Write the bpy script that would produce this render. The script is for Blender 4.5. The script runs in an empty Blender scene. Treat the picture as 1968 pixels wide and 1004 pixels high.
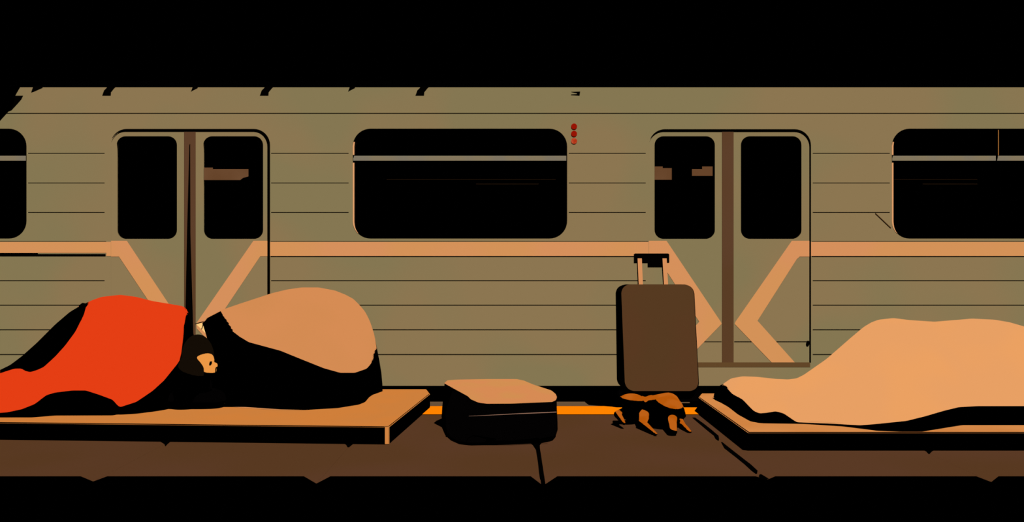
import bpy, bmesh, math
from mathutils import Vector, Matrix
from mathutils.geometry import tessellate_polygon

# ------------------------------------------------------------------ scene, camera, light
sc = bpy.context.scene
COL = sc.collection
H = 1.10            # eye height above the platform
F = 1645.0          # focal length in pixels of the 1968 px wide frame
HOR = 507.0         # horizon row
CX = 984.0

cam_d = bpy.data.cameras.new('camera')
cam_d.sensor_width = 36.0
cam_d.lens = F / 1968.0 * 36.0
cam_d.shift_y = (HOR - 502.0) / 1968.0
cam_d.clip_end = 100
cam = bpy.data.objects.new('camera', cam_d)
COL.objects.link(cam)
cam.location = (0, 0, H)
cam.rotation_euler = (math.pi / 2, 0, 0)
sc.camera = cam

world = bpy.data.worlds.new('night')
sc.world = world
world.use_nodes = True
world.node_tree.nodes['Background'].inputs[0].default_value = (0, 0, 0, 1)
world.node_tree.nodes['Background'].inputs[1].default_value = 0.0

LDIR = Vector((0.26, -0.15, 0.964)).normalized()      # towards the overhead floodlight
sun_d = bpy.data.lights.new('overhead_floodlight', 'SUN')
sun_d.energy = 2 * math.pi
sun_d.angle = 0.0
sun = bpy.data.objects.new('overhead_floodlight', sun_d)
COL.objects.link(sun)
sun.location = (1.5, 4, 8)
sun.rotation_euler = LDIR.to_track_quat('Z', 'Y').to_euler()

vs = sc.view_settings
sc.display_settings.display_device = 'sRGB'
vs.view_transform = 'Standard'
vs.look = 'None'
vs.exposure = 0.0
vs.gamma = 1.0
vs.use_curve_mapping = False
sc.cycles.diffuse_bounces = 0


# ------------------------------------------------------------------ materials
def lin(c):
    return tuple(((v / 255) / 12.92 if v / 255 <= 0.04045 else ((v / 255 + 0.055) / 1.055) ** 2.4) for v in c)


def mat(name, rgb, size=1.0, rgb2=None, scale=1.2):
    """Flat, matt finish: full response inside a cone of size*90 degrees round the surface normal."""
    m = bpy.data.materials.new(name)
    m.use_nodes = True
    nt = m.node_tree
    nt.nodes.clear()
    out = nt.nodes.new('ShaderNodeOutputMaterial')
    t = nt.nodes.new('ShaderNodeBsdfToon')
    t.component = 'DIFFUSE'
    t.inputs['Size'].default_value = size
    t.inputs['Smooth'].default_value = 0.0
    k = 1 - math.cos(size * math.pi / 2)
    a = [v * k for v in lin(rgb)]
    b = [v * k for v in lin(rgb2 or rgb)]
    tc = nt.nodes.new('ShaderNodeTexCoord')
    nz = nt.nodes.new('ShaderNodeTexNoise')
    nz.inputs['Scale'].default_value = scale
    nz.inputs['Detail'].default_value = 1.0
    mx = nt.nodes.new('ShaderNodeMix')
    mx.data_type = 'RGBA'
    mx.inputs[6].default_value = (*a, 1)
    mx.inputs[7].default_value = (*b, 1)
    rp = nt.nodes.new('ShaderNodeValToRGB')
    rp.color_ramp.elements[0].position = 0.42
    rp.color_ramp.elements[1].position = 0.58
    nt.links.new(tc.outputs['Object'], nz.inputs['Vector'])
    nt.links.new(nz.outputs['Fac'], rp.inputs['Fac'])
    nt.links.new(rp.outputs['Color'], mx.inputs[0])
    nt.links.new(mx.outputs[2], t.inputs['Color'])
    nt.links.new(t.outputs[0], out.inputs['Surface'])
    return m


M = {
    'body': mat('car_paint', (140, 118, 81), 1.0, (133, 119, 82), 1.1),
    'stripe': mat('stripe_paint', (212, 146, 88), 1.0, (214, 144, 92), 1.5),
    'lit_reveal': mat('lit_reveal_peach', (222, 158, 106), 1.0),  # peach that stands for light on the window reveal
    'rubber_shade': mat('black_rubber_and_shade', (3, 2, 1), 1.0),  # also stands for shade on the door and roof edges
    'black': mat('black_fabric', (3, 2, 2), 1.0),
    'under': mat('near_black', (1, 1, 1), 0.5),
    'mull': mat('brown_door_strip', (90, 61, 37), 1.0, (93, 63, 42)),
    'sill': mat('brown_sill', (98, 70, 40), 1.0),
    'sticker': mat('brown_sticker', (108, 74, 48), 1.0, (102, 68, 42), 3),
    'dim_line': mat('dim_line_brown', (64, 43, 27), 1.0),
    'bracket': mat('orange_rod', (164, 108, 52), 1.0),
    'crossbar': mat('crossbar_paint', (132, 118, 92), 1.0, (126, 116, 98), 5),
    'red': mat('red_lens', (150, 20, 4), 1.0),
    'red2': mat('worn_red_lens', (176, 52, 22), 1.0, (190, 82, 50), 30),
    'floor': mat('platform_stone', (88, 57, 33), 0.8, (90, 58, 37), 0.9),
    'edge': mat('edge_stone', (104, 80, 56), 0.8),
    'yellow': mat('yellow_line_paint', (255, 132, 0), 0.8),
    'mat1': mat('tan_mattress_cover', (208, 127, 58), 0.8, (205, 127, 60), 3),
    'mat2': mat('pale_tan_mattress_cover', (209, 131, 66), 0.8, (214, 138, 74), 2),
    'corner': mat('lit_corner_tan', (208, 132, 66), 1.0),
    'orange': mat('orange_blanket_cloth', (229, 62, 20), 0.72),
    'peach': mat('peach_blanket_cloth', (235, 161, 98), 0.72, (232, 160, 100), 2),
    'beige': mat('beige_bag_cloth', (214, 140, 84), 0.72, (211, 139, 82), 2),
    'cream': mat('cream_flap', (255, 205, 130), 1.0),
    'lid': mat('peach_suitcase_lid', (215, 139, 84), 0.6, (211, 143, 82), 4),
    'zip': mat('pale_zip', (150, 112, 92), 1.0),
    'panel': mat('brown_suitcase_shell', (88, 57, 33), 1.0, (86, 58, 33), 2),
    'rod': mat('peach_metal_rod', (214, 143, 90), 1.0),
    'fur': mat('tan_brown_fur', (190, 96, 22), 0.62, (184, 88, 10), 9),
    'hair': mat('dark_brown_hair', (20, 13, 6), 1.0),
    'skin': mat('skin', (236, 152, 70), 1.0),
    'spot': mat('dim_grey', (36, 34, 30), 1.0),
}


def glass():
    m = bpy.data.materials.new('window_glass')
    m.use_nodes = True
    nt = m.node_tree
    nt.nodes.clear()
    o = nt.nodes.new('ShaderNodeOutputMaterial')
    tr = nt.nodes.new('ShaderNodeBsdfTransparent')
    tr.inputs[0].default_value = (0.8, 0.8, 0.8, 1)
    gl = nt.nodes.new('ShaderNodeBsdfGlossy')
    gl.inputs['Roughness'].default_value = 0.02
    mx = nt.nodes.new('ShaderNodeMixShader')
    mx.inputs[0].default_value = 0.05
    nt.links.new(tr.outputs[0], mx.inputs[1])
    nt.links.new(gl.outputs[0], mx.inputs[2])
    nt.links.new(mx.outputs[0], o.inputs['Surface'])
    return m


M['glass'] = glass()


# ------------------------------------------------------------------ helpers
def W(px, py, Y):
    """A point of the place that the photograph shows at (px, py) when it lies Y metres away."""
    return Vector(((px - CX) / F * Y, Y, H - (py - HOR) / F * Y))


def WZ(px, py, z):
    """The same for a point at height z (below eye level)."""
    Y = (H - z) * F / (py - HOR)
    return Vector(((px - CX) / F * Y, Y, z))


def link(name, me, m, parent=None, smooth=False, sharp=35):
    for p in me.polygons:
        p.use_smooth = smooth
    if smooth:
        bm = bmesh.new()
        bm.from_mesh(me)
        for e in bm.edges:
            if len(e.link_faces) == 2 and e.calc_face_angle(0) > math.radians(sharp):
                e.smooth = False
        bm.to_mesh(me)
        bm.free()
    me.materials.clear()
    me.materials.append(m)
    o = bpy.data.objects.new(name, me)
    COL.objects.link(o)
    if parent is not None:
        o.parent = parent
        o.matrix_parent_inverse = parent_world(parent).inverted()
    return o


def parent_world(o):
    mw = Matrix.Translation(o.location) @ o.rotation_euler.to_matrix().to_4x4()
    if o.parent:
        mw = parent_world(o.parent) @ o.matrix_parent_inverse @ mw
    return mw


def from_bm(name, bm, m, parent=None, smooth=False, sharp=35):
    bmesh.ops.remove_doubles(bm, verts=bm.verts, dist=1e-5)
    bmesh.ops.recalc_face_normals(bm, faces=bm.faces)
    me = bpy.data.meshes.new(name)
    bm.to_mesh(me)
    bm.free()
    return link(name, me, m, parent, smooth, sharp)


def thing(name, label, cat, loc, group=None):
    o = bpy.data.objects.new(name, None)
    o.empty_display_size = 0.1
    COL.objects.link(o)
    o.location = loc
    return tag(o, label, cat, group)


def tag(o, label, cat, group=None):
    o['label'] = label
    o['category'] = cat
    if group:
        o['group'] = group
    return o


def area2(l):
    return sum(l[i][0] * l[(i + 1) % len(l)][1] - l[(i + 1) % len(l)][0] * l[i][1] for i in range(len(l)))


def add_plate(bm, loops, y0, y1):
    """Flat sheet in the x-z plane with holes, front at y0, back at y1. loops: [(x, z)...] outer first."""
    loops = [list(l) for l in loops]
    for i, l in enumerate(loops):
        if (area2(l) > 0) != (i == 0):
            l.reverse()
    tris = tessellate_polygon([[Vector((x, z, 0)) for x, z in l] for l in loops])
    flat = [p for l in loops for p in l]
    fr = [bm.verts.new((x, y0, z)) for x, z in flat]
    bk = [bm.verts.new((x, y1, z)) for x, z in flat]
    for a, b, c in tris:
        for s in ((fr[a], fr[b], fr[c]), (bk[c], bk[b], bk[a])):
            try:
                bm.faces.new(s)
            except ValueError:
                pass
    k = 0
    for l in loops:
        n = len(l)
        for i in range(n):
            j = (i + 1) % n
            bm.faces.new((fr[k + i], bk[k + i], bk[k + j], fr[k + j]))
        k += n


YT = 7.0


def T(px, py):
    p = W(px, py, YT)
    return (p.x, p.z)


def TP(pts):
    return [T(*p) for p in pts]


def rrect(x0, y0, x1, y1, r, n=8, corners=(1, 1, 1, 1)):
    """Rounded rectangle in pixels; corners: top left, top right, bottom right, bottom left."""
    pts = []
    for k, (cx, cy, a) in enumerate(((x0 + r, y0 + r, 180), (x1 - r, y0 + r, 270), (x1 - r, y1 - r, 0), (x0 + r, y1 - r, 90))):
        if corners[k]:
            for i in range(n + 1):
                t = math.radians(a + 90 * i / n)
                pts.append((cx + r * math.cos(t), cy + r * math.sin(t)))
        else:
            pts.append(((x0, y0), (x1, y0), (x1, y1), (x0, y1))[k])
    return pts


def plate(name, loops_px, y0, y1, m, parent=None):
    bm = bmesh.new()
    add_plate(bm, [TP(l) for l in loops_px], y0, y1)
    bmesh.ops.recalc_face_normals(bm, faces=bm.faces)
    me = bpy.data.meshes.new(name)
    bm.to_mesh(me)
    bm.free()
    return link(name, me, m, parent)


def add_box(bm, x0, x1, y0, y1, z0, z1):
    v = [bm.verts.new((x, y, z)) for x in (x0, x1) for y in (y0, y1) for z in (z0, z1)]
    for f in ((0, 1, 3, 2), (4, 6, 7, 5), (0, 4, 5, 1), (2, 3, 7, 6), (0, 2, 6, 4), (1, 5, 7, 3)):
        bm.faces.new([v[i] for i in f])


def box(name, b, m, parent=None):
    bm = bmesh.new()
    add_box(bm, *b)
    return from_bm(name, bm, m, parent)


def rings_mesh(bm, rings, cap=True):
    R = [[bm.verts.new(p) for p in r] for r in rings]
    n = len(R[0])
    for a, b in zip(R, R[1:]):
        for i in range(n):
            j = (i + 1) % n
            bm.faces.new((a[i], a[j], b[j], b[i]))
    if cap:
        bm.faces.new(R[0][::-1])
        bm.faces.new(R[-1])
    return R


def add_tube(bm, pts, rs, n=12):
    pts = [Vector(p) for p in pts]
    if not isinstance(rs, (list, tuple)):
        rs = [rs] * len(pts)
    rings = []
    for i, p in enumerate(pts):
        d = (pts[min(i + 1, len(pts) - 1)] - pts[max(i - 1, 0)]).normalized()
        u = d.cross(Vector((0, 0, 1)))
        if u.length < 1e-3:
            u = d.cross(Vector((0, 1, 0)))
        u.normalize()
        v = d.cross(u)
        rings.append([p + rs[i] * (math.cos(2 * math.pi * k / n) * u + math.sin(2 * math.pi * k / n) * v) for k in range(n)])
    rings_mesh(bm, rings)


def add_ball(bm, c, r, rot=None, seg=24):
    mx = Matrix.Translation(Vector(c)) @ (rot or Matrix.Identity(4)) @ Matrix.Diagonal((*r, 1))
    bmesh.ops.create_uvsphere(bm, u_segments=seg, v_segments=seg // 2, radius=1, matrix=mx)


def add_capsule(bm, p, q, r0, r1, n=10):
    """A tapering limb: a chain of overlapping balls, welded later by remeshing."""
    p, q = Vector(p), Vector(q)
    for i in range(n + 1):
        t = i / n
        r = r0 + (r1 - r0) * t
        add_ball(bm, p.lerp(q, t), (r, r, r), seg=16)


def remeshed(name, bm, m, voxel, parent=None, smooth_it=6):
    me = bpy.data.meshes.new(name + '_raw')
    bm.to_mesh(me)
    bm.free()
    o = bpy.data.objects.new(name + '_raw', me)
    COL.objects.link(o)
    md = o.modifiers.new('r', 'REMESH')
    md.mode = 'VOXEL'
    md.voxel_size = voxel
    ms = o.modifiers.new('s', 'SMOOTH')
    ms.iterations = smooth_it
    ms.factor = 0.5
    dg = bpy.context.evaluated_depsgraph_get()
    dg.update()
    me2 = bpy.data.meshes.new_from_object(o.evaluated_get(dg))
    me2.name = name
    bpy.data.objects.remove(o)
    bpy.data.meshes.remove(me)
    return link(name, me2, m, parent, True, 180)


def interp(tab, x):
    if x <= tab[0][0]:
        return tab[0][1]
    for (a, b), (c, d) in zip(tab, tab[1:]):
        if x <= c:
            return b + (d - b) * (x - a) / (c - a) if c > a else d
    return tab[-1][1]


def smoothed(tab, xs, w=1):
    v = [interp(tab, x) for x in xs]
    for _ in range(w):
        v = [v[0]] + [(v[i - 1] + 2 * v[i] + v[i + 1]) / 4 for i in range(1, len(v) - 1)] + [v[-1]]
    return v


# ------------------------------------------------------------------ the setting
def struct(o):
    o['kind'] = 'structure'
    return o


JOINTS = [(-700, 1, 926), (-252, 1, 926), (179, 1, 926), (608, 1, 930), (1044, 0, 931), (1476, 0, 922), (1905, 1, 927), (2340, 1, 926)]   # px where a joint meets the front edge, row 917
YF = H * F / (916 - HOR)       # front edge of the platform
YB = 6.80                      # edge at the track of the subway car


def build_floor():
    bm = bmesh.new()
    tips = [H * F / (q - HOR) for _, _, q in JOINTS]
    xs = [(p - CX) / F * t for (p, _, _), t in zip(JOINTS, tips)]
    px2x = lambda q: (q - CX) / F * YF
    prev, ptip = -6.5, None
    for x, (p, closed, _), t in list(zip(xs, JOINTS, tips)) + [(6.5, (9999, 1, 0), YF)]:
        gap = 0.011 if p == 1044 else 0.0002
        a, b = prev, x - gap
        # slab outline seen from above: the front corners run out into small points
        out = [(a, YF)] if ptip is None else [(a, ptip), (max(px2x(pp + (14 if pp > 1400 else 27)), a + 0.012), YF)]
        out += [(b, YF)] if p == 9999 else [(min(px2x(p - 24), b - 0.012), YF), (b, t)]
        out += [(b, YB), (a, YB)]
        top = [bm.verts.new((u, v, 0)) for u, v in out]
        bot = [bm.verts.new((u, v, -0.16)) for u, v in out]
        bm.faces.new(top)
        bm.faces.new(bot[::-1])
        for k in range(len(out)):
            j = (k + 1) % len(out)
            bm.faces.new((top[j], top[k], bot[k], bot[j]))
        prev, ptip, pp = x + gap, t, p
    return from_bm('floor', bm, M['floor'])


struct(build_floor())
# platform wall under the slabs, track beds, dark tunnel walls
struct(box('wall_front', (-6.5, 6.5, YF + 0.12, YB - 0.05, -1.2, -0.161), M['under']))
struct(box('track_bed', (-9, 9, -2.0, 12.0, -1.4, -1.21), M['under']))
struct(box('wall_back', (-9, 9, 10.6, 10.8, -1.2, 6.0), M['under']))
# added unseen slab, shaped to throw diagonal shade on the car's upper corner
HY = 6.30
blocker_outline = [(41, 164), (30, 183), (24, 205), (18, 213), (-2, 235), (-140, 380), (-900, 380), (-900, -500), (60, -500), (56, 140)]
bm = bmesh.new()
tt = (YT - HY) / -LDIR.y
hp = []
for a, b in blocker_outline:
    p = W(a, b, YT) + LDIR * tt
    hp.append((p.x, p.z))
add_plate(bm, [hp], HY, HY + 0.35)
struct(from_bm('shade_blocker', bm, M['under']))
box_e = struct(box('trim_1', (-6.5, 6.5, H * F / (781.5 - HOR), YB - 0.004, 0.0003, 0.0025), M['edge']))
struct(box('trim_2', (-6.5, 6.5, H * F / (798 - HOR), H * F / (782 - HOR) - 0.001, 0.0003, 0.004), M['yellow']))


def crack(pts, z=0.0012):
    """A worn, dark joint between two slabs."""
    bm = bmesh.new()
    L = [WZ(a, y, z) for a, b, y in pts]
    R = [WZ(b, y, z) for a, b, y in pts]
    lv = [bm.verts.new(p) for p in L]
    rv = [bm.verts.new(p) for p in R]
    l2 = [bm.verts.new(p - Vector((0, 0, 0.001))) for p in L]
    r2 = [bm.verts.new(p - Vector((0, 0, 0.001))) for p in R]
    for i in range(len(pts) - 1):
        bm.faces.new((lv[i], rv[i], rv[i + 1], lv[i + 1]))
        bm.faces.new((l2[i], r2[i], r2[i + 1], l2[i + 1]))
        bm.faces.new((lv[i], lv[i + 1], l2[i + 1], l2[i]))
        bm.faces.new((rv[i], rv[i + 1], r2[i + 1], r2[i]))
    bm.faces.new((lv[0], rv[0], r2[0], l2[0]))
    bm.faces.new((lv[-1], rv[-1], r2[-1], l2[-1]))
    return bm


tn = 3
for pts in (
    [(1330, 1336, 803), (1344, 1353, 815), (1357, 1367, 826), (1372, 1381, 838), (1375, 1382, 844), (1380, 1381.5, 847.5)],
    [(1385.5, 1388, 850), (1392, 1403, 862), (1415, 1426, 880), (1431, 1443, 893), (1444, 1456, 905), (1452, 1455, 911)],
    [(1460, 1463, 912), (1458, 1470, 916), (1464, 1478, 921)],
    [(1014, 1044, 848), (1024, 1037.5, 856), (1030, 1038, 865), (1034, 1042, 890), (1036, 1045, 910), (1038, 1047, 922)],
    [(308, 328, 849), (316, 322, 854), (317.5, 318.5, 858)],
    [(654, 684, 850), (665, 677, 855), (668, 671, 860)],
    [(1771, 1799, 864), (1780, 1791, 868), (1784.5, 1786.5, 873)],
):
    struct(from_bm('trim_%d' % tn, crack(pts), M['under']))
    tn += 1

# ------------------------------------------------------------------ the subway car
car = thing('subway_car', 'olive beige subway car with a peach stripe, standing behind the platform', 'train', (0, YT, 0))

WIN = [(-362, 51), (678, 1090), (1714, 2126)]
DOORS = [(213, 517), (1247, 1557)]
SX0, SX1 = -420, 2400
loops = [[(SX0, 168), (SX1, 168), (SX1, 742), (SX0, 742)]]
for a, b in WIN:
    loops.append(rrect(a, 247.5, b, 459, 34, 10))
for a, b in DOORS:
    loops.append(rrect(a, 250, b, 706, 32, 10, (1, 1, 0, 0)))


def slot(x0, x1, y, t=1.6):
    loops.append([(x0, y - t / 2), (x1, y - t / 2), (x1, y + t / 2), (x0, y + t / 2)])


slot(SX0 + 10, SX1 - 10, 218, 2.0)
for y in (295, 352, 408.5):
    for a, b in ((54, 201), (521, 670), (1093, 1241), (1562, 1710)):
        slot(a, b, y)
for y in (540, 587, 634.5, 682):
    for a, b in ((SX0 + 10, 201), (521, 1241), (1562, SX1 - 10)):
        slot(a, b, y, 2.0)
for a, b in ((SX0 + 10, 204), (520, 1246), (1560, SX1 - 10)):
    slot(a, b, 464.2, 1.2)
for a, b in ((520, 1246), (1560, SX1 - 10)):
    slot(a, b, 493.6, 1.8)
loops.append([(SX0 + 10, 486.5), (73, 486.5), (73, 488.5), (203, 488.5), (203, 493.5), (SX0 + 10, 493.5)])
body = plate('body_side', loops, YT, YT + 0.03, M['body'], car)
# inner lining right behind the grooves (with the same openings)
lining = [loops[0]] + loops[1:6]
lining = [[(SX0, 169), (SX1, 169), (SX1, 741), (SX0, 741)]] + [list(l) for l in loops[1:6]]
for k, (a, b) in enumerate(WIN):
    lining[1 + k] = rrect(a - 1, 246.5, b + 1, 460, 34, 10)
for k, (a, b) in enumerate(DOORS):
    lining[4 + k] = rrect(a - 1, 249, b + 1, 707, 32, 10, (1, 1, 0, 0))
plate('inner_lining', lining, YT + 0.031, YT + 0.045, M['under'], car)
# shell: roof, far side, floor and ends
bm = bmesh.new()
xa, xb = T(SX0, 0)[0], T(SX1, 0)[0]
zt, zb = T(0, 168)[1], T(0, 742)[1]
prof = [(YT + 0.001, zt)]
for i in range(1, 13):
    t = i / 12
    prof.append((YT + 2.7 * t, zt + 0.28 * math.sin(math.pi * t)))
prof += [(YT + 2.7, zb), (YT + 0.06, zb)]
inner = [(YT + 0.06, zb + 0.06), (YT + 2.64, zb + 0.06)] + [(y - (0.06 if y > YT + 2.6 else 0), z - 0.05) for y, z in reversed(prof[1:13])] + [(YT + 0.05, zt - 0.03)]
ring = prof + inner
fa = [bm.verts.new((xa, y, z)) for y, z in ring]
fb = [bm.verts.new((xb, y, z)) for y, z in ring]
for i in range(len(ring) - 1):
    bm.faces.new((fa[i], fa[i + 1], fb[i + 1], fb[i]))
add_box(bm, xa - 0.03, xa, YT, YT + 2.7, zb, zt)
add_box(bm, xb, xb + 0.03, YT, YT + 2.7, zb, zt)
from_bm('roof_and_far_side', bm, M['under'], car)
box('underframe', (xa + 0.2, xb - 0.2, YT + 0.12, YT + 2.5, -1.0, zb - 0.002), M['under'], car)

# stripe along the side
for nm, l in (('stripe', [(SX0, 465.3), (213, 465.3), (213, 492.3), (204.5, 492.3), (204.5, 486.5), (SX0, 486.5)]),
              ('stripe', [(517.5, 465.3), (1246.5, 465.3), (1246.5, 492.3), (517.5, 492.3)]),
              ('stripe', [(1558, 465.3), (SX1, 465.3), (SX1, 492.3), (1558, 492.3)])):
    plate(nm, [l], YT - 0.0004, YT - 0.00005, M['stripe'], car)

# side windows
WS = []
for i, (a, b) in enumerate(WIN):
    fr = plate('window_frame', [rrect(a, 247.5, b, 459, 34, 10), rrect(a + 0.7, 248.2, b - 0.7, 458.3, 33.5, 10)], YT + 0.0005, YT + 0.03, M['rubber_shade'], car)
    plate('pane', [rrect(a + 0.8, 248.3, b - 0.8, 458.2, 33.4, 10)], YT + 0.024, YT + 0.029, M['glass'], fr)
    plate('lit_reveal_strip', [[(a, 298), (a, 281.5), (a + 1.5, 273), (a + 4, 273), (a + 3, 281.5), (a + 3, 298)]], YT - 0.0006, YT + 0.002, M['lit_reveal'], fr)  # strip coloured like the window's left reveal in full light
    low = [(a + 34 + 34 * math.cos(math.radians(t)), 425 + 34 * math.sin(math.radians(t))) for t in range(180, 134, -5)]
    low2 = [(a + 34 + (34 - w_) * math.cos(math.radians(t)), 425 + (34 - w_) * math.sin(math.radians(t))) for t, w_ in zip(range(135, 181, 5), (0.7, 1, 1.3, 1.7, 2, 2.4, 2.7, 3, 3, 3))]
    plate('lit_reveal_strip', [[(a, 313)] + low + low2 + [(a + 3, 313)]], YT - 0.0006, YT + 0.002, M['lit_reveal'], fr)
    # sliding vent bar across the glass
    plate('crossbar', [[(a + 0.8, 299.5), (b - 0.8, 299.5), (b - 0.8, 309), (a + 0.8, 309)]], YT + 0.003, YT + 0.008, M['crossbar'], fr)
# thin dim bars just inside the glass
for x0, x1, y in ((743, 1068, 345.5), (915, 1035, 354.5), (1717, 1878, 345.5), (1773, 1878, 354.5)):
    bm = bmesh.new()
    add_tube(bm, [W(x0, y, YT + 0.05), W(x1, y, YT + 0.05)], 0.0045, 8)
    from_bm('pane_bar', bm, M['dim_line'], car)
bm = bmesh.new()
add_tube(bm, [W(1918.5, 250, YT - 0.002), W(1918.5, 299, YT - 0.002)], 0.0045, 8)
from_bm('vent_latch_rod', bm, M['bracket'], car)

# doors
YD = YT + 0.0016


def door(a, b, m0, m1, leafs, panes, stripes, stickers, lines):
    for k, (x0, x1) in enumerate(leafs):
        pn = panes[k]
        outer = rrect(x0, 249, x1, 698, 30, 10, (k == 0, k == 1, 0, 0))
        hole = rrect(pn[0], 262, pn[1], 459.5, 17, 8)
        hs = [outer, hole]
        for (u, v, y, t) in lines[k]:
            hs.append([(u, y - t / 2), (v, y - t / 2), (v, y + t / 2), (u, y + t / 2)])
        lf = plate('door_leaf', hs, YD, YD + 0.022, M['body'], car)
        plate('kick_plate', [[(x0 + 1, 640), (x1 - 1, 640), (x1 - 1, 697), (x0 + 1, 697)]], YD + 0.0225, YD + 0.03, M['under'], lf)
        plate('pane', [rrect(pn[0] + .2, 262.2, pn[1] - .2, 459.3, 17, 8)], YD + 0.012, YD + 0.017, M['glass'], lf)
        for s in stripes[k]:
            plate('chevron_stripe', [s], YD - 0.0004, YD - 0.00005, M['stripe'], lf)
        for s in stickers[k]:
            plate('sticker', [s], YD + 0.0095, YD + 0.0115, M['sticker'], lf)


# first door: the bands run down towards the middle joint
sA = [(213, 463), (243.5, 463), (392 - 23, 663), (392 - 57, 697), (296, 697), (341, 655), (229, 493.5), (213, 493.5)]
sA = [(213.1, 463), (243.5, 463), (351, 625), (351, 640), (345, 648), (308, 700), (270, 700), (318, 628), (228.5, 493.5), (213.1, 493.5)]
sB = [(515.5, 463), (487, 463), (377, 622), (378, 632), (440, 697), (484, 697), (417, 617), (500, 493), (515.5, 493)]
door(213, 517, 354, 376, [(213.05, 354), (376, 516.5)], [(224, 340), (390.5, 505.5)], [[sA], [sB]],
     [[], [[(391, 322), (408, 322), (408, 325), (476.5, 325), (476.5, 339), (466, 342), (461, 346), (391, 346)]]],
     [[(216, 353, 657.5, 1.5)], [(377, 515, 657.5, 1.6)]])
# second door
sC = [(1247.1, 463), (1281, 463), (1386, 620), (1387, 623), (1316, 696), (1271, 696), (1344, 619), (1263, 493.5), (1247.1, 493.5)]
sD = [(1556.5, 463), (1522, 463), (1413.5, 619), (1412, 623), (1483, 697), (1527.5, 697), (1456, 617), (1531, 499), (1537, 493.5), (1556.5, 493.5)]
door(1247, 1557, 1388, 1410, [(1247.05, 1388), (1410, 1556.5)], [(1258, 1374), (1424, 1540.5)], [[sC], [sD]],
     [[[(1258.5, 320), (1274, 320), (1274, 323), (1291.5, 323), (1291.5, 345.5), (1258.5, 345.5)],
       [(1373.5, 320), (1350, 320), (1350, 325), (1330.5, 325), (1330.5, 338), (1373.5, 338)]], []],
     [[(1250, 1387, 657.5, 1.5)], [(1411, 1554, 657.5, 1.8)]])
for x0, x1 in ((354, 376), (1388, 1410)):
    c = plate('door_joint_strip', [[(x0, 253.5), (x1, 253.5), (x1, 697), (x0, 697)]], YD - 0.001, YD + 0.02, M['mull'], car)
    if x0 == 354:
        plate('open_seam', [[(364.5, 277), (365.5, 277), (366, 450), (372, 655), (356, 655), (360, 450)]], YD - 0.003, YD - 0.0012, M['rubber_shade'], c)
for a, b in DOORS:
    plate('door_sill', [[(a, 697), (b, 697), (b, 706), (a, 706)]], YT - 0.0004, YT + 0.02, M['sill'], car)
# black strips standing for the shade along each door's upper and right edge


def shade_strip(a, b, top, wt, wr, r, ybot, lx):
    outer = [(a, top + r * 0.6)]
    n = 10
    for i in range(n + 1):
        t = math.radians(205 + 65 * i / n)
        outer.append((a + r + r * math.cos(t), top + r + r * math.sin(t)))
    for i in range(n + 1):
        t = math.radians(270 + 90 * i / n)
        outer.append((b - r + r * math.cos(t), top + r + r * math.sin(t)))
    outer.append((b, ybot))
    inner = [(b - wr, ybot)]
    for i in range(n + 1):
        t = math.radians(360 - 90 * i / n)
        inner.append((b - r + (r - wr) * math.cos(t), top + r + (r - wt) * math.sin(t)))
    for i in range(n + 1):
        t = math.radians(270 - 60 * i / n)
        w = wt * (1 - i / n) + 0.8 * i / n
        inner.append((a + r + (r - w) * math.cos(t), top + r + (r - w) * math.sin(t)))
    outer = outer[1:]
    plate('door_shade_strip', [outer + inner], YT - 0.0006, YT + 0.002, M['rubber_shade'], car)


shade_strip(212.5, 519, 248, 2.6, 4.5, 31, 600, 0)
shade_strip(1247, 1558.5, 248.5, 2.4, 2.2, 31, 697, 0)
bm = bmesh.new()
add_ball(bm, W(1553, 659, YT), (0.014, 0.003, 0.016))
from_bm('door_stop', bm, M['rubber_shade'], car, True)
# marker lamps
for i, y in enumerate((243.2, 257.2, 271.2)):
    bm = bmesh.new()
    p = W(1103.3, y, YT)
    ringp = [(0.0, 0.0245), (0.001, 0.0245), (0.0015, 0.018), (0.0018, 0.008)]
    rings_mesh(bm, [[(p.x + r * math.cos(2 * math.pi * k / 20), YT - h, p.z + r * math.sin(2 * math.pi * k / 20)) for k in range(20)] for h, r in ringp])
    l = from_bm('marker_lamp', bm, M['red2' if i == 2 else 'red'], car)
# roof vent shade, laid on as flat black plates
for x, kind in ((36, 3), (65, 1), (205, 0), (370, 1), (508, 0), (672, 1), (807, 0), (1106, 2)):
    if kind == 0:
        s = [(x - 8.5, 183.5), (x + 8, 183.5), (x + 8.5, 177), (x + 15, 169), (x + 18, 166.5), (x + 1, 166.5), (x, 169), (x - 5, 174)]
    elif kind == 1:
        s = [(x - 5, 177.5), (x - 2, 168.5), (x - 1, 166), (x + 17, 166), (x + 17, 168.5), (x, 176)] if x < 100 else [(x - 3, 176), (x, 168), (x, 166), (x + 11, 166), (x + 10, 169), (x, 174)]
    else:
        s = [(x - 8, 176.5), (x + 9, 176), (x + 8, 183.5), (x - 9, 182.5), (x - 8, 181.5), (x + 3, 180.8), (x + 3, 178.8)]
    if kind == 3:
        s = [(29, 184), (44.5, 184), (41, 191), (34, 199), (22, 212), (12, 215)]  # black fill for the notch in the diagonal shade
    plate('vent_shade', [s], YT - 0.0006, YT - 0.0001, M['rubber_shade'], car)
plate('scratch', [[(1682, 410), (1683, 409.5), (1712.5, 437.5), (1711.5, 438)]], YT - 0.0012, YT - 0.0002, M['sill'], car)

# ------------------------------------------------------------------ mattresses
MZ = 0.11


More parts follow.
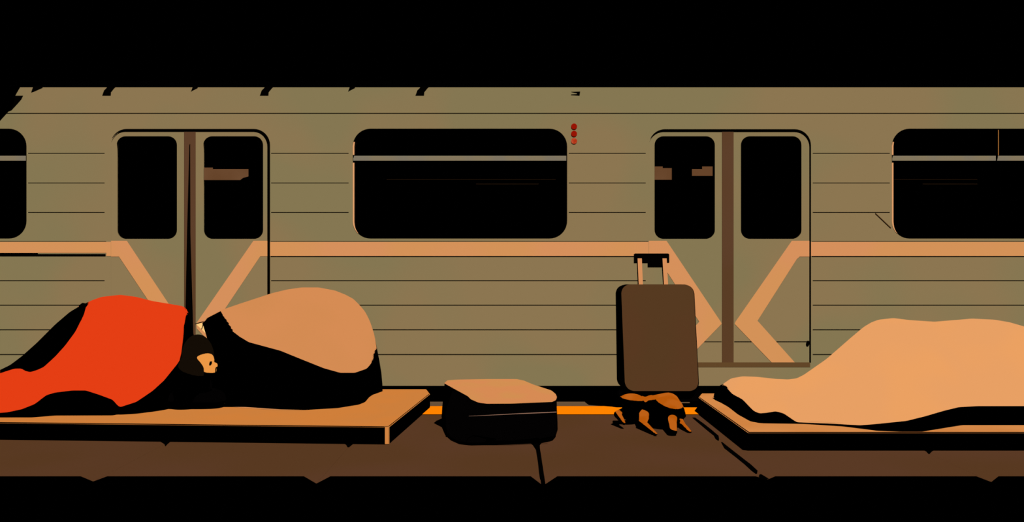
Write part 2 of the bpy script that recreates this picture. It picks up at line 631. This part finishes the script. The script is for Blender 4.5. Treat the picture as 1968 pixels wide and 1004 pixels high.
def slab(name, pts, z0, z1, m, label, corner=None, bev=0.006):
    bm = bmesh.new()
    lo = [(x, y, z0) for x, y in pts]
    hi = [(x, y, z1) for x, y in pts]
    rings_mesh(bm, [lo, hi])
    bmesh.ops.recalc_face_normals(bm, faces=bm.faces)
    root = thing(name, label, 'mattress', (pts[0][0], pts[0][1], 0))
    es = [e for e in bm.edges if abs(e.verts[0].co.z - e.verts[1].co.z) < 1e-5]
    bmesh.ops.bevel(bm, geom=es, offset=bev, segments=2, affect='EDGES')
    o = from_bm('cover', bm, m, root)
    return root


fr = WZ(747.5, 820.3, MZ)
fl = WZ(-120, 810.8, MZ)
br = WZ(826.5, 757, MZ)
bk = WZ(820, 748.5, MZ)
c1 = WZ(737.5, 820.3, MZ)
c2 = fr + (br - fr).normalized() * 0.02
m1 = slab('mattress', [(c1.x, c1.y), (fr.x, fr.y + 0.004), (br.x, br.y), (bk.x, bk.y), (fl.x, bk.y), (fl.x, fl.y)], 0.002, MZ, M['mat1'],
          'tan orange mattress under the orange blanket and the big rounded bundle')
bm = bmesh.new()
add_tube(bm, [(c1.x * .5 + fr.x * .5, fr.y + 0.012, 0.004), (c1.x * .5 + fr.x * .5, fr.y + 0.012, MZ - 0.003)], 0.017, 16)  # strip added to show the near corner catching light
from_bm('lit_corner_strip', bm, M['corner'], m1, True)['label'] = 'tan strip added for the lit near corner'
a = WZ(1438, 831, MZ)
b = WZ(1342.5, 763.5, MZ)
c = WZ(1348, 756.5, MZ)
m2 = slab('mattress', [(a.x, a.y), (3.75, a.y), (3.75, c.y), (c.x, c.y), (b.x, b.y)], 0.002, MZ, M['mat2'],
          'pale tan mattress under the peach blanket, beside the dog')


# ------------------------------------------------------------------ draped shapes
def mound(name, xs, top, crease_lo, bottom, m, parent, zc=MZ, k=0.8, crease_hi=None, off=0.05, ymax=6.7, back=0.3, w=2, yc=None, bul=0.04, smooth=False, ylow=None, sheet=False):
    """A heap of cloth built of cross sections from its front foot over a front fold, up a slope and down its back."""
    tops = smoothed(top, xs, w)
    los = smoothed(crease_lo, xs, w)
    bots = smoothed(bottom, xs, w)
    his = smoothed(crease_hi, xs, w) if crease_hi else tops
    ys = smoothed([(x, (H - zc) * F / (max(interp(bottom, x), 740) - HOR)) if not ylow else (x, interp(ylow, x)) for x in xs], xs, w)
    ycs = smoothed(yc, xs, w) if yc else [y + 0.004 for y in ys]
    ks = smoothed(k, xs, w) if isinstance(k, list) else [k] * len(xs)
    rings = []
    n1, n2, n3 = 5, 14, 5
    for x, pt, pc, pb, ph, yb, y1, k in zip(xs, tops, los, bots, his, ys, ycs, ks):
        pc = min(pc, pb - 0.3)
        ph = min(ph, pc - 0.3)
        pt = min(pt, ph - 0.2)
        P0 = W(x, pb, yb)
        P0.z = max(P0.z, zc + 0.001)
        P1 = W(x, pc, y1)
        ah = (ph - HOR) / F
        y2 = (H - P1.z + k * y1) / (ah + k)
        y2 = min(max(y2, y1 + 0.002), ymax - 0.03)
        P2 = W(x, ph, y2)
        y3 = min(y2 + 0.003 + 0.015 * max(0, (ph - pt)) / 60, ymax - 0.01)
        P3 = W(x, pt, y3)
        sec = [P0.lerp(P1, i / n1) for i in range(n1)]
        for i in range(n2):
            t = i / n2
            q = W(x, pc + (ph - pc) * t, y1 + (y2 - y1) * t)
            # swell the slope a little, along the sight line so that the outline stays
            s = 1 - bul * math.sin(math.pi * t) / q.y
            sec.append(Vector((q.x * s, q.y * s, H + (q.z - H) * s)))
        sec += [P2.lerp(P3, i / n3) for i in range(n3)]
        sec.append(P3)
        d = max(P3.z - zc, 0.02)
        yb2 = min(y3 + back, ymax)
        for t in (0.3, 0.6, 0.85, 1.0):
            yy = y3 + (yb2 - y3) * math.sin(t * math.pi / 2)
            sec.append(Vector((P3.x, max(yy, y3 + 0.004 * t), P3.z - d * t)))
        sec.append(Vector((P3.x, max(yb - (0 if P0.z < zc + 0.03 else 0), yb), zc + 0.001)) if P0.z < zc + 0.05 else Vector((P0.x, yb + 0.05, P0.z)))
        rings.append(sec)
    bm = bmesh.new()
    if not sheet:
        rings_mesh(bm, rings)
        return from_bm(name, bm, m, parent, smooth, 28)
    R = [[bm.verts.new(p) for p in r[:-1]] for r in rings]       # open below: a cover, not a block
    for a, b in zip(R, R[1:]):
        for i in range(len(a) - 1):
            bm.faces.new((a[i], a[i + 1], b[i + 1], b[i]))
    bm.normal_update()
    if sum(f.normal.z * f.calc_area() for f in bm.faces) < 0:
        bmesh.ops.reverse_faces(bm, faces=bm.faces[:])
    me = bpy.data.meshes.new(name)
    bm.to_mesh(me)
    bm.free()
    o = link(name, me, m, parent, smooth, 28)
    sd = o.modifiers.new('thickness', 'SOLIDIFY')
    sd.thickness = 0.012
    sd.offset = -1
    return o


def span(a, b, s):
    n = max(2, int(round((b - a) / s)))
    return [a + (b - a) * i / n for i in range(n + 1)]


# ---- orange blanket over the sleeper on the first mattress
o_top = [(-90, 745), (-40, 730), (0, 711.5), (19.5, 702), (42, 685), (70, 660), (106, 624), (134, 600), (156, 587), (178, 577), (195, 571), (231, 567), (262, 571), (293, 579), (335, 586), (352, 589), (358, 594), (360, 600)]
o_hi = [(-90, 750), (-40, 735), (0, 718), (28, 709), (42, 709), (47, 713), (58, 716), (72, 711.5), (84, 706), (106, 686), (125, 665), (145, 638), (155, 618), (163, 593), (173, 582), (192, 572.5), (231, 567.5), (262, 572), (293, 580), (335, 587), (352, 590), (358, 596), (360, 601)]
o_lo = [(-90, 800), (0, 794), (14, 793), (42, 787), (67, 777), (89, 760), (106, 755), (139, 751), (165, 751), (190, 759), (217, 769), (226, 780), (231, 783), (262, 773), (293, 752), (315, 732), (344, 696), (348, 686), (351, 657), (355, 626), (358, 607), (360, 602)]
o_bot = [(-90, 811), (0, 809), (14, 803), (28, 801), (212, 801), (245, 796), (268, 792), (280, 788), (300, 786), (344, 782), (352, 775), (360, 770)]
o_y = [(-90, 5.5), (62, 5.5), (106, 5.57), (217, 5.575)] + [(x, (H - 0.16 + 0.85 * 5.6) / ((interp(o_lo, x) - HOR) / F + 0.85)) for x in span(226, 360, 4)]
blanket = mound('blanket', span(-90, 360, 3), o_top, o_lo, o_bot, M['orange'], None, sheet=True, k=0.85, ylow=o_y, crease_hi=o_hi, w=1,
                yc=[(x, y - 0.004) for x, y in o_y])
tag(blanket, 'bright orange red blanket draped over the sleeper at the near mattress', 'blanket')

# ---- the big rounded bundle
b_top = [(389, 621), (394, 618), (399, 610), (424, 597), (459, 585), (523, 564), (552, 557), (580, 553), (612, 553), (644, 559), (664, 567), (679, 575), (692, 588), (702, 600), (711, 618), (717, 636), (721, 650), (723.5, 668)]
b_hi = b_top
b_lo = [(389, 621.5), (400, 612), (424, 599.5), (429, 615), (443, 634), (460, 647), (478, 658), (539, 674.5), (577, 690), (622, 708), (654, 717), (682, 717), (705, 709), (714, 698), (719, 688), (723.5, 674)]
b_bot = [(389, 624), (397, 632), (403, 642), (410, 651.5), (420, 659), (429, 664), (430, 700), (432, 783), (440, 784), (500, 787.5), (587, 788.5), (650, 784), (690, 777), (696, 768), (708, 749), (717, 718), (723.5, 684)]
b_y = [(389, 5.92), (424, 5.9), (470, 5.9), (540, 5.8), (587, 5.78), (650, 5.86), (690, 6.0), (708, 6.1), (723.5, 6.3)]
bag = thing('stuffed_bundle', 'big rounded bundle with a beige top and black sides, on the mattress behind the sleeper', 'bundle', tuple(WZ(560, 789, MZ)))
mound('bag_body', span(389, 460, 0.8) + span(462, 723.5, 2.5), b_top, b_lo, b_bot, M['beige'], bag, k=1.0, w=1, ylow=b_y,
      yc=[(x, y + 0.006) for x, y in b_y], ymax=6.72)
bm = bmesh.new()
fl_pts = [W(376, 622.5, 6.15), W(391, 621.5, 6.13), W(397, 633, 6.12), (W(412, 655, 6.1)), W(394, 640, 6.12)]
rings_mesh(bm, [fl_pts, [p + Vector((0, 0.02, 0)) for p in fl_pts]])
from_bm('cream_flap', bm, M['cream'], bag)['label'] = 'cream flap sticking out at the tip'
bm = bmesh.new()
add_tube(bm, [W(376, 623, 6.14), W(388, 619.5, 6.12), (W(398, 618, 6.14))], 0.0035, 8)
from_bm('drawstring', bm, M['black'], bag)

# ---- peach blanket on the second mattress
p_top = [(1376.5, 751), (1380, 748), (1389, 739), (1405, 728), (1427, 724), (1455, 725), (1491, 729), (1515, 730), (1531, 728), (1545, 721), (1588, 691), (1635, 650), (1660, 629), (1675, 620), (1689, 615), (1717, 612), (1750, 616), (1796, 619), (1832, 616), (1868, 613), (1911, 615), (1940, 620), (1968, 628), (2010, 644), (2060, 670), (2110, 700)]
p_lo = [(1376.5, 752), (1380, 749.5), (1389, 741), (1398, 747), (1407, 757.5), (1427, 768), (1448, 790), (1459, 795), (1473, 794), (1491, 791), (1506, 795), (1531, 812), (1552, 813), (1603, 815), (1653, 818), (1689, 815), (1742, 809.5), (1778, 800.6), (1814, 790), (1843, 783), (1879, 781), (1968, 781), (2110, 785)]
p_bot = [(1376.5, 765), (1452, 815), (1531, 815), (1552, 814), (1603, 816), (1653, 819), (1675, 825), (1689, 830.5), (1773, 830.5), (1789, 822), (1810, 819), (1850, 817), (1968, 816), (2110, 816)]
p_y = [(1376.5, 6.31), (1389, 6.15), (1407, 5.9), (1427, 5.6), (1448, 5.36), (1465, 5.3), (1545, 5.28), (1620, 5.2), (1690, 5.06), (1730, 5.035), (1773, 5.035), (1800, 5.1), (1850, 5.24), (2110, 5.24)]
p_c = [(x, y - 0.002) for x, y in p_y]
pb = mound('blanket', span(1376.5, 2110, 3), p_top, p_lo, p_bot, M['peach'], None, sheet=True, k=[(1376, 0.13), (1450, 0.15), (1500, 0.3), (1760, 0.72), (2110, 0.75)], w=1, ylow=p_y, yc=p_c, ymax=6.4)
tag(pb, 'pale peach blanket heaped over a sleeper lying on the far side of the dog', 'blanket')

# ------------------------------------------------------------------ the sleeper
sl = thing('person', 'person asleep in dark clothes, head between the orange blanket and the bundle', 'person', tuple(WZ(360, 786, MZ)))
hc = W(384, 698, 5.87)
bm = bmesh.new()
add_ball(bm, hc, (0.098, 0.085, 0.115))                       # skull
add_ball(bm, hc + Vector((0.055, -0.012, -0.04)), (0.062, 0.058, 0.07))   # jaw and cheeks
bc = hc + Vector((0, 0.25, 0))
add_capsule(bm, hc + Vector((-0.03, 0.02, -0.06)), bc + Vector((-0.17, -0.03, -0.13)), 0.055, 0.07, 6)   # neck
add_capsule(bm, bc + Vector((-0.22, -0.13, -0.14)), bc + Vector((-0.22, 0.13, -0.12)), 0.075, 0.075, 8)   # shoulders
add_capsule(bm, bc + Vector((-0.22, 0, -0.13)), bc + Vector((-0.72, 0, -0.14)), 0.10, 0.10, 10)    # trunk
add_capsule(bm, bc + Vector((-0.70, -.06, -0.17)), bc + Vector((-0.86, -.02, 0.08)), 0.085, 0.06, 8)   # thighs, knees drawn up
add_capsule(bm, bc + Vector((-0.70, .08, -0.17)), bc + Vector((-0.84, .1, 0.12)), 0.085, 0.06, 8)
add_capsule(bm, bc + Vector((-0.86, -.02, 0.08)), bc + Vector((-1.1, -.08, -0.24)), 0.055, 0.035, 8)
add_capsule(bm, bc + Vector((-0.84, .1, 0.12)), bc + Vector((-1.1, .06, -0.24)), 0.055, 0.035, 8)
add_ball(bm, hc + Vector((0.112, -0.02, -0.015)), (0.02, 0.012, 0.022))   # nose
add_ball(bm, hc + Vector((0.098, -0.02, -0.058)), (0.014, 0.02, 0.008))   # lips
add_ball(bm, hc + Vector((-0.005, -0.086, -0.01)), (0.018, 0.01, 0.028))  # ear
pbdy = remeshed('body', bm, M['skin'], 0.008, sl, 3)
# hair: a thick cap that leaves the face free
bm = bmesh.new()
add_ball(bm, hc + Vector((-0.022, 0.02, 0.03)), (0.11, 0.1, 0.165), seg=40)
add_ball(bm, hc + Vector((-0.035, -0.01, -0.04)), (0.105, 0.11, 0.12), seg=40)
hair = remeshed('hair', bm, M['hair'], 0.008, sl, 4)
bm = bmesh.new()
add_capsule(bm, bc + Vector((-0.2, -0.13, -0.15)), bc + Vector((-0.22, 0.13, -0.13)), 0.095, 0.095, 8)
add_capsule(bm, bc + Vector((-0.2, 0, -0.135)), bc + Vector((-0.74, 0, -0.135)), 0.115, 0.115, 10)
add_capsule(bm, hc + Vector((-0.01, 0.12, -0.16)), bc + Vector((-0.16, -0.02, -0.14)), 0.085, 0.1, 6)    # collar
jk = remeshed('jacket', bm, M['black'], 0.012, sl, 4)
for s in (-0.045, 0.012):
    bm = bmesh.new()
    add_ball(bm, hc + Vector((0.092, s, 0.012)), (0.008, 0.014, 0.004))
    from_bm('closed_eye', bm, M['hair'], sl, True)
# black pillow below the head
bm = bmesh.new()
pc = WZ(378, 781, MZ)
rings = []
for i in range(13):
    t = -1 + 2 * i / 12
    s = max(0.02, (1 - abs(t) ** 3.2)) ** 0.5
    rings.append([(pc.x + 0.22 * s_x * (0.82 + 0.18 * s) + 0.0, pc.y + 0.05 + 0.19 * s_y * (0.82 + 0.18 * s), MZ + 0.063 + 0.061 * t)
                  for s_x, s_y in [((abs(math.cos(a)) ** 0.5) * math.copysign(1, math.cos(a)) * (0.6 + 0.4 * s), (abs(math.sin(a)) ** 0.5) * math.copysign(1, math.sin(a)) * (0.6 + 0.4 * s)) for a in [2 * math.pi * q / 40 for q in range(40)]]])
rings_mesh(bm, rings)
tag(from_bm('pillow', bm, M['black'], None, True), 'flat black pillow under the head of the sleeping person', 'pillow')

# ------------------------------------------------------------------ low suitcase lying on the platform
case = thing('soft_suitcase', 'low black suitcase with a peach lid, lying flat between the two mattresses', 'suitcase', tuple(WZ(960, 850, 0)))


def resample(pts, n):
    pts = [Vector(p) for p in pts]
    d = [0]
    for i in range(len(pts)):
        d.append(d[-1] + (pts[(i + 1) % len(pts)] - pts[i]).length)
    out = []
    for k in range(n):
        s = d[-1] * k / n
        i = max(j for j in range(len(pts)) if d[j] <= s)
        t = (s - d[i]) / max(d[i + 1] - d[i], 1e-9)
        out.append(pts[i].lerp(pts[(i + 1) % len(pts)], t))
    return out


def seg(pts, n):
    """n points along an open line."""
    pts = [Vector(p) for p in pts]
    d = [0]
    for i in range(len(pts) - 1):
        d.append(d[-1] + (pts[i + 1] - pts[i]).length)
    out = []
    for k in range(n):
        s = d[-1] * k / n
        i = max(j for j in range(len(pts) - 1) if d[j] <= s + 1e-12)
        out.append(pts[i].lerp(pts[i + 1], (s - d[i]) / max(d[i + 1] - d[i], 1e-9)))
    return out


def onlid(px, py, cc=0.06, z0=0.245):
    a_ = (py - HOR) / F
    Y = (H - z0 + 5.25 * cc) / (a_ + cc)
    return W(px, py, Y)


lidseg = [
    [(905, 768), (920, 774.5), (936, 776.5), (983, 776.3), (1061, 773)],                 # near edge, west to east
    [(1061, 773), (1068, 770), (1070.5, 764), (1068, 758), (1060, 751), (1026, 740), (1007, 732)],
    [(1007, 732), (993, 729), (936, 729), (880, 730), (860, 731.5)],
    [(860, 731.5), (853.5, 737), (877, 750), (899, 762), (905, 768)],
]
botseg = [
    [(884, 849), (905, 851.5), (980, 850), (1040, 847)],
    [(1040, 847), (1062, 843), (1069.5, 835), (1070.5, 822), (1050, 800)],
    [(1050, 800), (1030, 796), (960, 795), (870, 797)],
    [(870, 797), (852, 800), (849.5, 808), (858, 833), (868, 842), (884, 849)],
]
N = 24
lid = [p for s in lidseg for p in seg([onlid(*q) for q in s], N)]
bot = [p for s in botseg for p in seg([WZ(q[0], q[1], 0.018) for q in s], N)]


def lerp_ring(a, b, t, grow=0.0):
    c = sum(a, Vector()) / len(a)
    c2 = sum(b, Vector()) / len(b)
    cc = c.lerp(c2, t)
    out = []
    for p, q in zip(a, b):
        r = p.lerp(q, t)
        v = r - cc
        v.z = 0
        out.append(r + v * grow)
    return out


bm = bmesh.new()
c0 = sum(bot, Vector()) / len(bot)
rings = [[c0.lerp(p, 0.85) for p in bot]]
for t, g in ((0.0, 0), (0.1, 0.02), (0.3, 0.02), (0.5, 0.015), (0.62, 0.01), (0.8, 0.005), (0.93, 0.0)):
    rings.append(lerp_ring(bot, lid, t, g))
rings.append([p - Vector((0, 0, 0.006)) for p in lid])
rings_mesh(bm, rings)
from_bm('body', bm, M['black'], case, True, 40)
bm = bmesh.new()
c0 = sum(lid, Vector()) / len(lid)
rings_mesh(bm, [[p - Vector((0, 0, 0.008)) for p in lid], lid, [c0.lerp(p, 0.6) + Vector((0, 0, 0.001)) for p in lid], [c0.lerp(p, 0.2) + Vector((0, 0, 0.0015)) for p in lid]])
from_bm('lid', bm, M['lid'], case, False)['label'] = 'peach coloured lid'
zr = lerp_ring(bot, lid, 0.66, 0.0)
bm = bmesh.new()
zp = [W(901, 800.5, 5.16), W(940, 798.8, 5.15), W(1000, 796, 5.15), W(1069, 793, 5.2)]
add_tube(bm, zp, [0.001, 0.002, 0.0035, 0.004], 8)
from_bm('zipper', bm, M['zip'], case)['label'] = 'thin pale zipper line'
for px, py in ((948, 855), (1036, 849), (864, 841)):
    bm = bmesh.new()
    p = WZ(px, py, 0.0)
    rings_mesh(bm, [[(p.x + dx, p.y + 0.02 + 0.02 * math.cos(a), 0.022 + 0.021 * math.sin(a)) for a in [2 * math.pi * q / 16 for q in range(16)]] for dx in (-0.016, 0.016)])
    from_bm('wheel', bm, M['black'], case)

# ------------------------------------------------------------------ upright trolley suitcase
tro = thing('trolley_suitcase', 'tall upright brown trolley suitcase with its handle pulled out, behind the dog', 'suitcase', (1.14, 6.6, 0))
YS = 6.50


def quadround(c, r, n=8):
    """Rounded quad through 4 pixel corners TL, TR, BR, BL."""
    out = []
    for i in range(4):
        p, a_, b_ = Vector(c[i]), Vector(c[i - 1]), Vector(c[(i + 1) % 4])
        u, v = (a_ - p).normalized(), (b_ - p).normalized()
        s, e = p + u * r, p + v * r
        for k in range(n + 1):
            t = k / n
            out.append((1 - t) ** 2 * s + 2 * t * (1 - t) * (p + (u + v) * r * 0.12) + t * t * e)
    return out


front = quadround([(1193.5, 547), (1332.5, 547), (1343, 752), (1201.5, 752)], 17)
shellf = quadround([(1192.5, 547.5), (1334, 547.5), (1344.5, 754), (1200, 754)], 17)
bm = bmesh.new()
rings = []
for Y, dx, sc_ in ((YS + 0.012, 0, 0.985), (YS + 0.02, 0, 1.0), (YS + 0.12, -0.012, 1.0), (YS + 0.2, -0.02, 0.985)):
    ring = []
    for p in shellf:
        w_ = W(p[0], p[1], YS + 0.015)
        cen = W(1267, 652, YS + 0.015)
        q = cen + (w_ - cen) * sc_
        low = (752 - p[1]) / 205
        q = Vector((q.x + dx * (1 + 0.9 * (1 - low)), Y, q.z))
        ring.append(q)
    rings.append(ring)
rings_mesh(bm, rings)
from_bm('shell', bm, M['black'], tro, True, 40)
bm = bmesh.new()
rings_mesh(bm, [[W(p[0], p[1], YS + 0.014) for p in front], [W(p[0], p[1], YS) for p in front]])
from_bm('front_panel', bm, M['panel'], tro)['label'] = 'plain brown front panel'
# base with wheels
x0, x1 = W(1186, 0, YS + .05).x, W(1345, 0, YS + .05).x
bm = bmesh.new()
zbt = W(0, 754, YS).z
add_box(bm, x0, x1, YS + 0.01, YS + 0.21, 0.045, zbt + 0.012)
bmesh.ops.bevel(bm, geom=bm.edges[:], offset=0.01, segments=2, affect='EDGES')
from_bm('base', bm, M['black'], tro)
for x in (x0 + 0.03, x1 - 0.03):
    for y in (YS + 0.05, YS + 0.17):
        bm = bmesh.new()
        rings_mesh(bm, [[(x + dx, y + 0.026 * math.cos(a), 0.027 + 0.026 * math.sin(a)) for a in [2 * math.pi * q / 18 for q in range(18)]] for dx in (-0.018, 0.018)])
        from_bm('wheel', bm, M['black'], tro)
for xa_, xb_, xt_, xu_ in ((1226, 1236.5, 1225, 1233), (1274.5, 1285, 1272.5, 1281)):
    bm = bmesh.new()
    Y = YS + 0.09
    p0, p1 = W((xa_ + xb_) / 2, 552, Y), W((xt_ + xu_) / 2, 497, Y)
    rr = []
    for p in (p0, p1):
        rr.append([p + Vector(v) for v in ((-0.021, 0.008, 0), (-0.0155, -0.008, 0), (0.012, -0.010, 0), (0.0175, -0.004, 0), (0.0175, 0.01, 0), (-0.02, 0.01, 0))])
    rings_mesh(bm, rr)
    from_bm('handle_rod', bm, M['rod'], tro)['label'] = 'peach metal handle rod'
bm = bmesh.new()
grip = [(1219, 489), (1221, 487.5), (1284, 487.5), (1286, 489), (1286, 505), (1285, 506), (1273.5, 506), (1273.5, 514.5), (1245.5, 514.5), (1245.5, 506.5), (1219, 506.5)]
Y = YS + 0.09
g2 = [W(a_, b_, Y) for a_, b_ in grip]
add_plate(bm, [[(p.x, p.z) for p in g2]], Y - 0.004, Y + 0.028)
from_bm('handle_grip', bm, M['black'], tro)['label'] = 'black handle grip'

# ------------------------------------------------------------------ the dog
dog = thing('dog', 'tan brown dog crouching on the platform at the foot of the trolley suitcase', 'dog', tuple(WZ(1260, 830, 0)))
bm = bmesh.new()


def D(px, py, Y):
    return W(px, py, Y)


add_capsule(bm, D(1248, 783, 5.92), D(1284, 779, 5.86), 0.075, 0.086, 10)      # trunk
add_ball(bm, D(1283, 785, 5.79), (0.105, 0.15, 0.082), seg=32)                    # rump
add_capsule(bm, D(1240, 803, 5.97), D(1290, 803, 5.9), 0.055, 0.06, 8)              # belly on the floor
add_capsule(bm, D(1252, 769, 5.98), D(1238, 774, 5.95), 0.035, 0.034, 5)           # neck
add_ball(bm, D(1214, 771, 5.9), (0.09, 0.085, 0.05))                           # head
add_capsule(bm, D(1210, 780, 5.88), D(1207, 800, 5.89), 0.05, 0.032, 8)          # muzzle, lowered
add_capsule(bm, D(1226, 785, 5.93), D(1224, 803, 5.94), 0.07, 0.055, 6)            # chest
add_capsule(bm, D(1192, 796, 5.88), D(1187, 797, 5.84), 0.032, 0.026, 4)          # far foreleg
add_capsule(bm, D(1187, 797, 5.84), D(1199, 814, 5.70), 0.028, 0.015, 7)
add_capsule(bm, D(1214, 793, 5.95), D(1192, 796, 5.88), 0.05, 0.032, 6)
add_capsule(bm, D(1238, 800, 5.9), D(1234, 816, 5.74), 0.055, 0.034, 6)         # near foreleg
add_capsule(bm, D(1234, 816, 5.72), D(1260, 835, 5.46), 0.036, 0.014, 8)
add_capsule(bm, D(1290, 797, 5.75), D(1290.5, 814, 5.62), 0.05, 0.038, 6)          # near hind leg
add_capsule(bm, D(1290.5, 814, 5.62), D(1293, 830, 5.48), 0.038, 0.030, 6)
add_capsule(bm, D(1303, 812, 5.88), D(1313, 820, 5.70), 0.04, 0.023, 6)         # far hind leg
add_capsule(bm, D(1314, 820, 5.68), D(1325, 831, 5.56), 0.022, 0.017, 5)
for s in ((1194, 765, 5.96), (1235, 765, 5.96)):                                  # ears
    add_capsule(bm, D(*s), D(s[0] + (-3 if s[0] < 1210 else 3), s[1] + 7, s[2] - 0.03), 0.014, 0.010, 4)
add_capsule(bm, D(1308, 786, 5.84), D(1314, 800, 5.86), 0.026, 0.018, 5)         # tail
zmin = 0.004
dbody = remeshed('body', bm, M['fur'], 0.008, dog, 5)
for v in dbody.data.vertices:
    if v.co.z < 0.003:
        v.co.z = 0.003
bm = bmesh.new()
add_ball(bm, D(1206, 806, 5.855), (0.014, 0.01, 0.01))
from_bm('nose', bm, M['rubber_shade'], dog, True)
for px in (1197, 1219):
    bm = bmesh.new()
    add_ball(bm, D(px, 779, 5.845), (0.008, 0.006, 0.008), seg=12)
    from_bm('eye', bm, M['rubber_shade'], dog, True)
